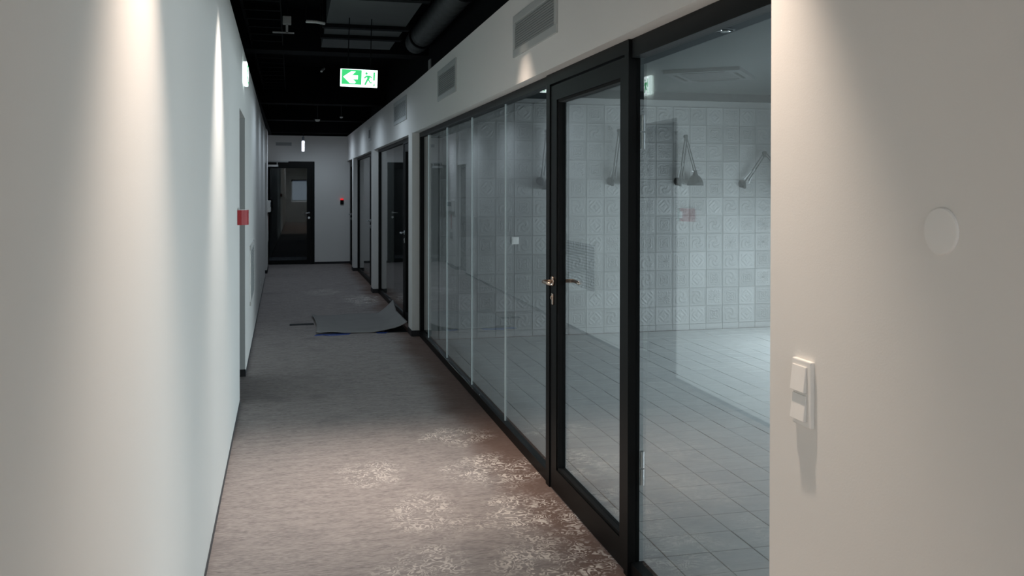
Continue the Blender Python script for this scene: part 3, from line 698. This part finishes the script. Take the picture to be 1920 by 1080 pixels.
# plastic sheet left on the floor behind the far glass
t = bmesh.new(); n = 10; vs = {}
for i in range(n+1):
    for j in range(n+1):
        vs[i, j] = t.verts.new((1.62+.9*i/n+random.uniform(-.03, .03), 11.3+1.6*j/n+random.uniform(-.05, .05), .01+random.random()**2*.16*(0 if i in (0, n) or j in (0, n) else 1)))
for i in range(n):
    for j in range(n): t.faces.new((vs[i, j], vs[i+1, j], vs[i+1, j+1], vs[i, j+1]))
o = obj('plastic_sheet', t, M['film']); tag(o, 'crumpled clear plastic sheet on the floor behind the far glazing', 'plastic sheet')
o.modifiers.new('thick', 'SOLIDIFY').thickness = .001

# ------------------------------------------------------------------ loose carpet flap
t = thing('carpet_offcut', 'loose grey carpet piece lying across the corridor, far right corner curled up', 'carpet', (0, 0, 0))
bm = bmesh.new(); nx, ny = 48, 22; top = {}; bot = {}
for i in range(nx+1):
    for j in range(ny+1):
        s, q = i/nx, j/ny
        x = .262+1.04*s+.02*(1-s)*math.sin(q*4); y = 10.10+(1.50-.06*s)*q+.012*math.sin(s*17)*(1-q)
        y -= .10*(1-q)*max(0, (s-.35))**1.2*0
        lift = max(0, s-.66)/.34
        z = .012+.10*lift**2*(1.0-.25*q)+.006*math.sin(s*9+q*3)*(1-lift)+.010*math.exp(-((q-.0)/.06)**2)*max(0, math.sin(s*11))
        z += .02*math.exp(-(s/.03)**2)
        x -= .035*lift**2
        if q > .75 and s > .8: z += .10*(s-.8)/.2*(q-.75)/.25
        top[i, j] = bm.verts.new((x, y, z+.006)); bot[i, j] = bm.verts.new((x, y, z))
for i in range(nx):
    for j in range(ny):
        bm.faces.new((top[i, j], top[i+1, j], top[i+1, j+1], top[i, j+1])); bm.faces.new((bot[i, j], bot[i, j+1], bot[i+1, j+1], bot[i+1, j]))
for i in range(nx):
    bm.faces.new((bot[i, 0], bot[i+1, 0], top[i+1, 0], top[i, 0])); bm.faces.new((top[i, ny], top[i+1, ny], bot[i+1, ny], bot[i, ny]))
for j in range(ny):
    bm.faces.new((top[0, j], top[0, j+1], bot[0, j+1], bot[0, j])); bm.faces.new((bot[nx, j], bot[nx, j+1], top[nx, j+1], top[nx, j]))
obj('carpet_sheet', bm, M['carpet_back'], t, True)
bm = bmesh.new()
quad_prism(bm, [(.245, 10.03), (.34, 10.06), (.40, 10.0), (.62, 10.04), (.64, 10.12), (.27, 10.12)], .0005, .006); obj('blue_underlay', bm, M['blue_film'], t)
bm = bmesh.new(); quad_prism(bm, [(.93, 10.06), (1.02, 10.03), (1.06, 10.12), (.92, 10.12)], .0005, .006)
obj('blue_underlay', bm, M['blue_film'], t)
bm = bmesh.new(); quad_prism(bm, [(1.02, 10.08), (1.27, 10.08), (1.27, 11.2), (1.1, 11.3)], .0005, .004); obj('flap_shadow', bm, M['floor_shade'], t)  # dark sheet painted as the shadow under the curled corner
tag(bobj('floor_seam_shade', M['floor_shade'], None, [(-.02, .26, 10.86, 10.99, .0005, .003)]), 'carpet seam with its shade painted dark, left of the loose piece', 'carpet seam')  # flat dark strip standing in for the shade in the seam

# ------------------------------------------------------------------ black ceiling services
t = thing('air_duct', 'wide flat dark grey air duct under the black ceiling over the corridor', 'duct', (.63, 0, 3.02))
bobj('duct_body', M['duct'], t, [(-.34, .34, 5.2, 7.82, 0, .25), (-.34, .34, 7.9, 8.36, .0, .25), (-.34, .34, 8.46, 9.15, 0, .25)], bev=.004)
for y in (5.2, 6.62, 7.86, 8.41): bobj('flange', M['black_paint'], t, [(-.37, .37, y-.045, y+.045, -.03, .28)])
t = thing('round_duct', 'round dark insulated duct along the right side of the black ceiling', 'duct', (1.27, 0, 3.14))
bm = bmesh.new(); pts = [(0, y, 0) for y in (4.6, 5.4, 6.2, 7.0, 7.8, 8.6, 9.4)]; n = 90
prof = []
lathe(bm, [(.115+.006*math.sin(i*1.6), 5.1+4.3*i/n) for i in range(n+1)], (0, 0, 0), 'Y', 20); obj('duct_body', bm, M['duct'], t, True)
for y in (6.6, 8.9): bm = bmesh.new(); cyl(bm, (0, y-.02, 0), (0, y+.02, 0), .135, seg=24); obj('clamp_band', bm, M['black_paint'], t)
t = thing('cable_tray', 'black perforated cable tray along the left side of the ceiling', 'cable tray', (-.24, 0, 3.10))
bobj('tray_side', M['black_paint'], t, [(-.16, -.15, 4, 19.2, 0, .07)]); bobj('tray_side', M['black_paint'], t, [(.15, .16, 4, 19.2, 0, .07)])
me = None
for i in range(38):
    if me is None: bm = bmesh.new(); box(bm, -.15, .15, -.02, .02, 0, .01); o = obj('rung', bm, M['black_paint'], t); me = o.data
    else: o = bpy.data.objects.new('rung', me); C.objects.link(o); o.parent = t
    o.location = (0, 4.2+.4*i, 0)
def detector(x, y, z, label, s=1.):
    t = thing('smoke_detector', label, 'detector', (x, y, z))
    bm = bmesh.new(); lathe(bm, [(.05*s, 0), (.05*s, -.02*s), (.035*s, -.045*s), (.001, -.05*s)], (0, 0, 0), 'Z', 20); obj('sensor_head', bm, M['plastic'], t, True)
    bm = bmesh.new(); box(bm, -.07*s, .07*s, -.02*s, .02*s, 0, .008*s); cyl(bm, (0, 0, 0), (0, 0, ZTOP-z), .006, seg=8); obj('mounting', bm, M['duct'], t)
t = thing('junction_box', 'pale square junction box on the ceiling above the cable tray', 'junction box', (-.035, 7.95, 3.02))
bobj('box_body', M['boxgrey'], t, [(-.036, .036, -.04, .04, 0, .065)], bev=.006); bobj('box_bracket', M['boxgrey'], t, [(-.12, .06, .0, .03, -.075, -.066), (-.01, .01, 0, .02, -.075, 0)])
bm = bmesh.new(); cyl(bm, (0, 0, .06), (0, 0, .48), .008, seg=8); obj('drop_rod', bm, M['black_paint'], t)
for (a, b, lab) in (((.12, 7.66, 3.0), (.275, 7.72, 3.0), 'short grey conduit beside the flat duct'), ((.37, 10.6, 3.0), (.33, 10.3, 2.93), 'slanted grey conduit stub left of the hanging exit sign')):
    bm = bmesh.new(); tube(bm, [a, ((a[0]+b[0])/2, (a[1]+b[1])/2, (a[2]+b[2])/2+.005), b], .013); 
    t2 = thing('conduit', lab, 'conduit', (0, 0, 0)); obj('pipe', bm, M['grille'], t2, True)
    bm = bmesh.new(); cyl(bm, (a[0], a[1], a[2]), (a[0], a[1], ZTOP), .005, seg=8); obj('hanger', bm, M['black_paint'], t2)
detector(.43, 15.5, 2.79, 'smoke detector hanging farther along the corridor ceiling, near the middle', .8)
detector(.80, 15.0, 2.80, 'smoke detector hanging right of the corridor middle, before the end wall', .5)

# downlight fittings of the corridor
for i, (p, lab) in enumerate(zip(LEFT_SPOTS+RIGHT_SPOTS, ('nearest left downlight fitting on the corridor ceiling', 'second left downlight fitting on the corridor ceiling', 'nearest right downlight fitting on the corridor ceiling', 'second right downlight fitting on the corridor ceiling'))):
    t = thing('downlight', lab, 'lamp', p, group='corridor downlights')
    bm = bmesh.new(); lathe(bm, [(.001, .13), (.044, .13), (.045, -.02), (.05, -.02), (.05, .14), (.001, .14)], (0, 0, 0), 'Z', 24); obj('fitting', bm, M['black_paint'], t, True)
    bm = bmesh.new(); cyl(bm, (0, 0, .14), (0, 0, ZTOP-p[2]), .008, seg=8); obj('rod', bm, M['black_paint'], t)
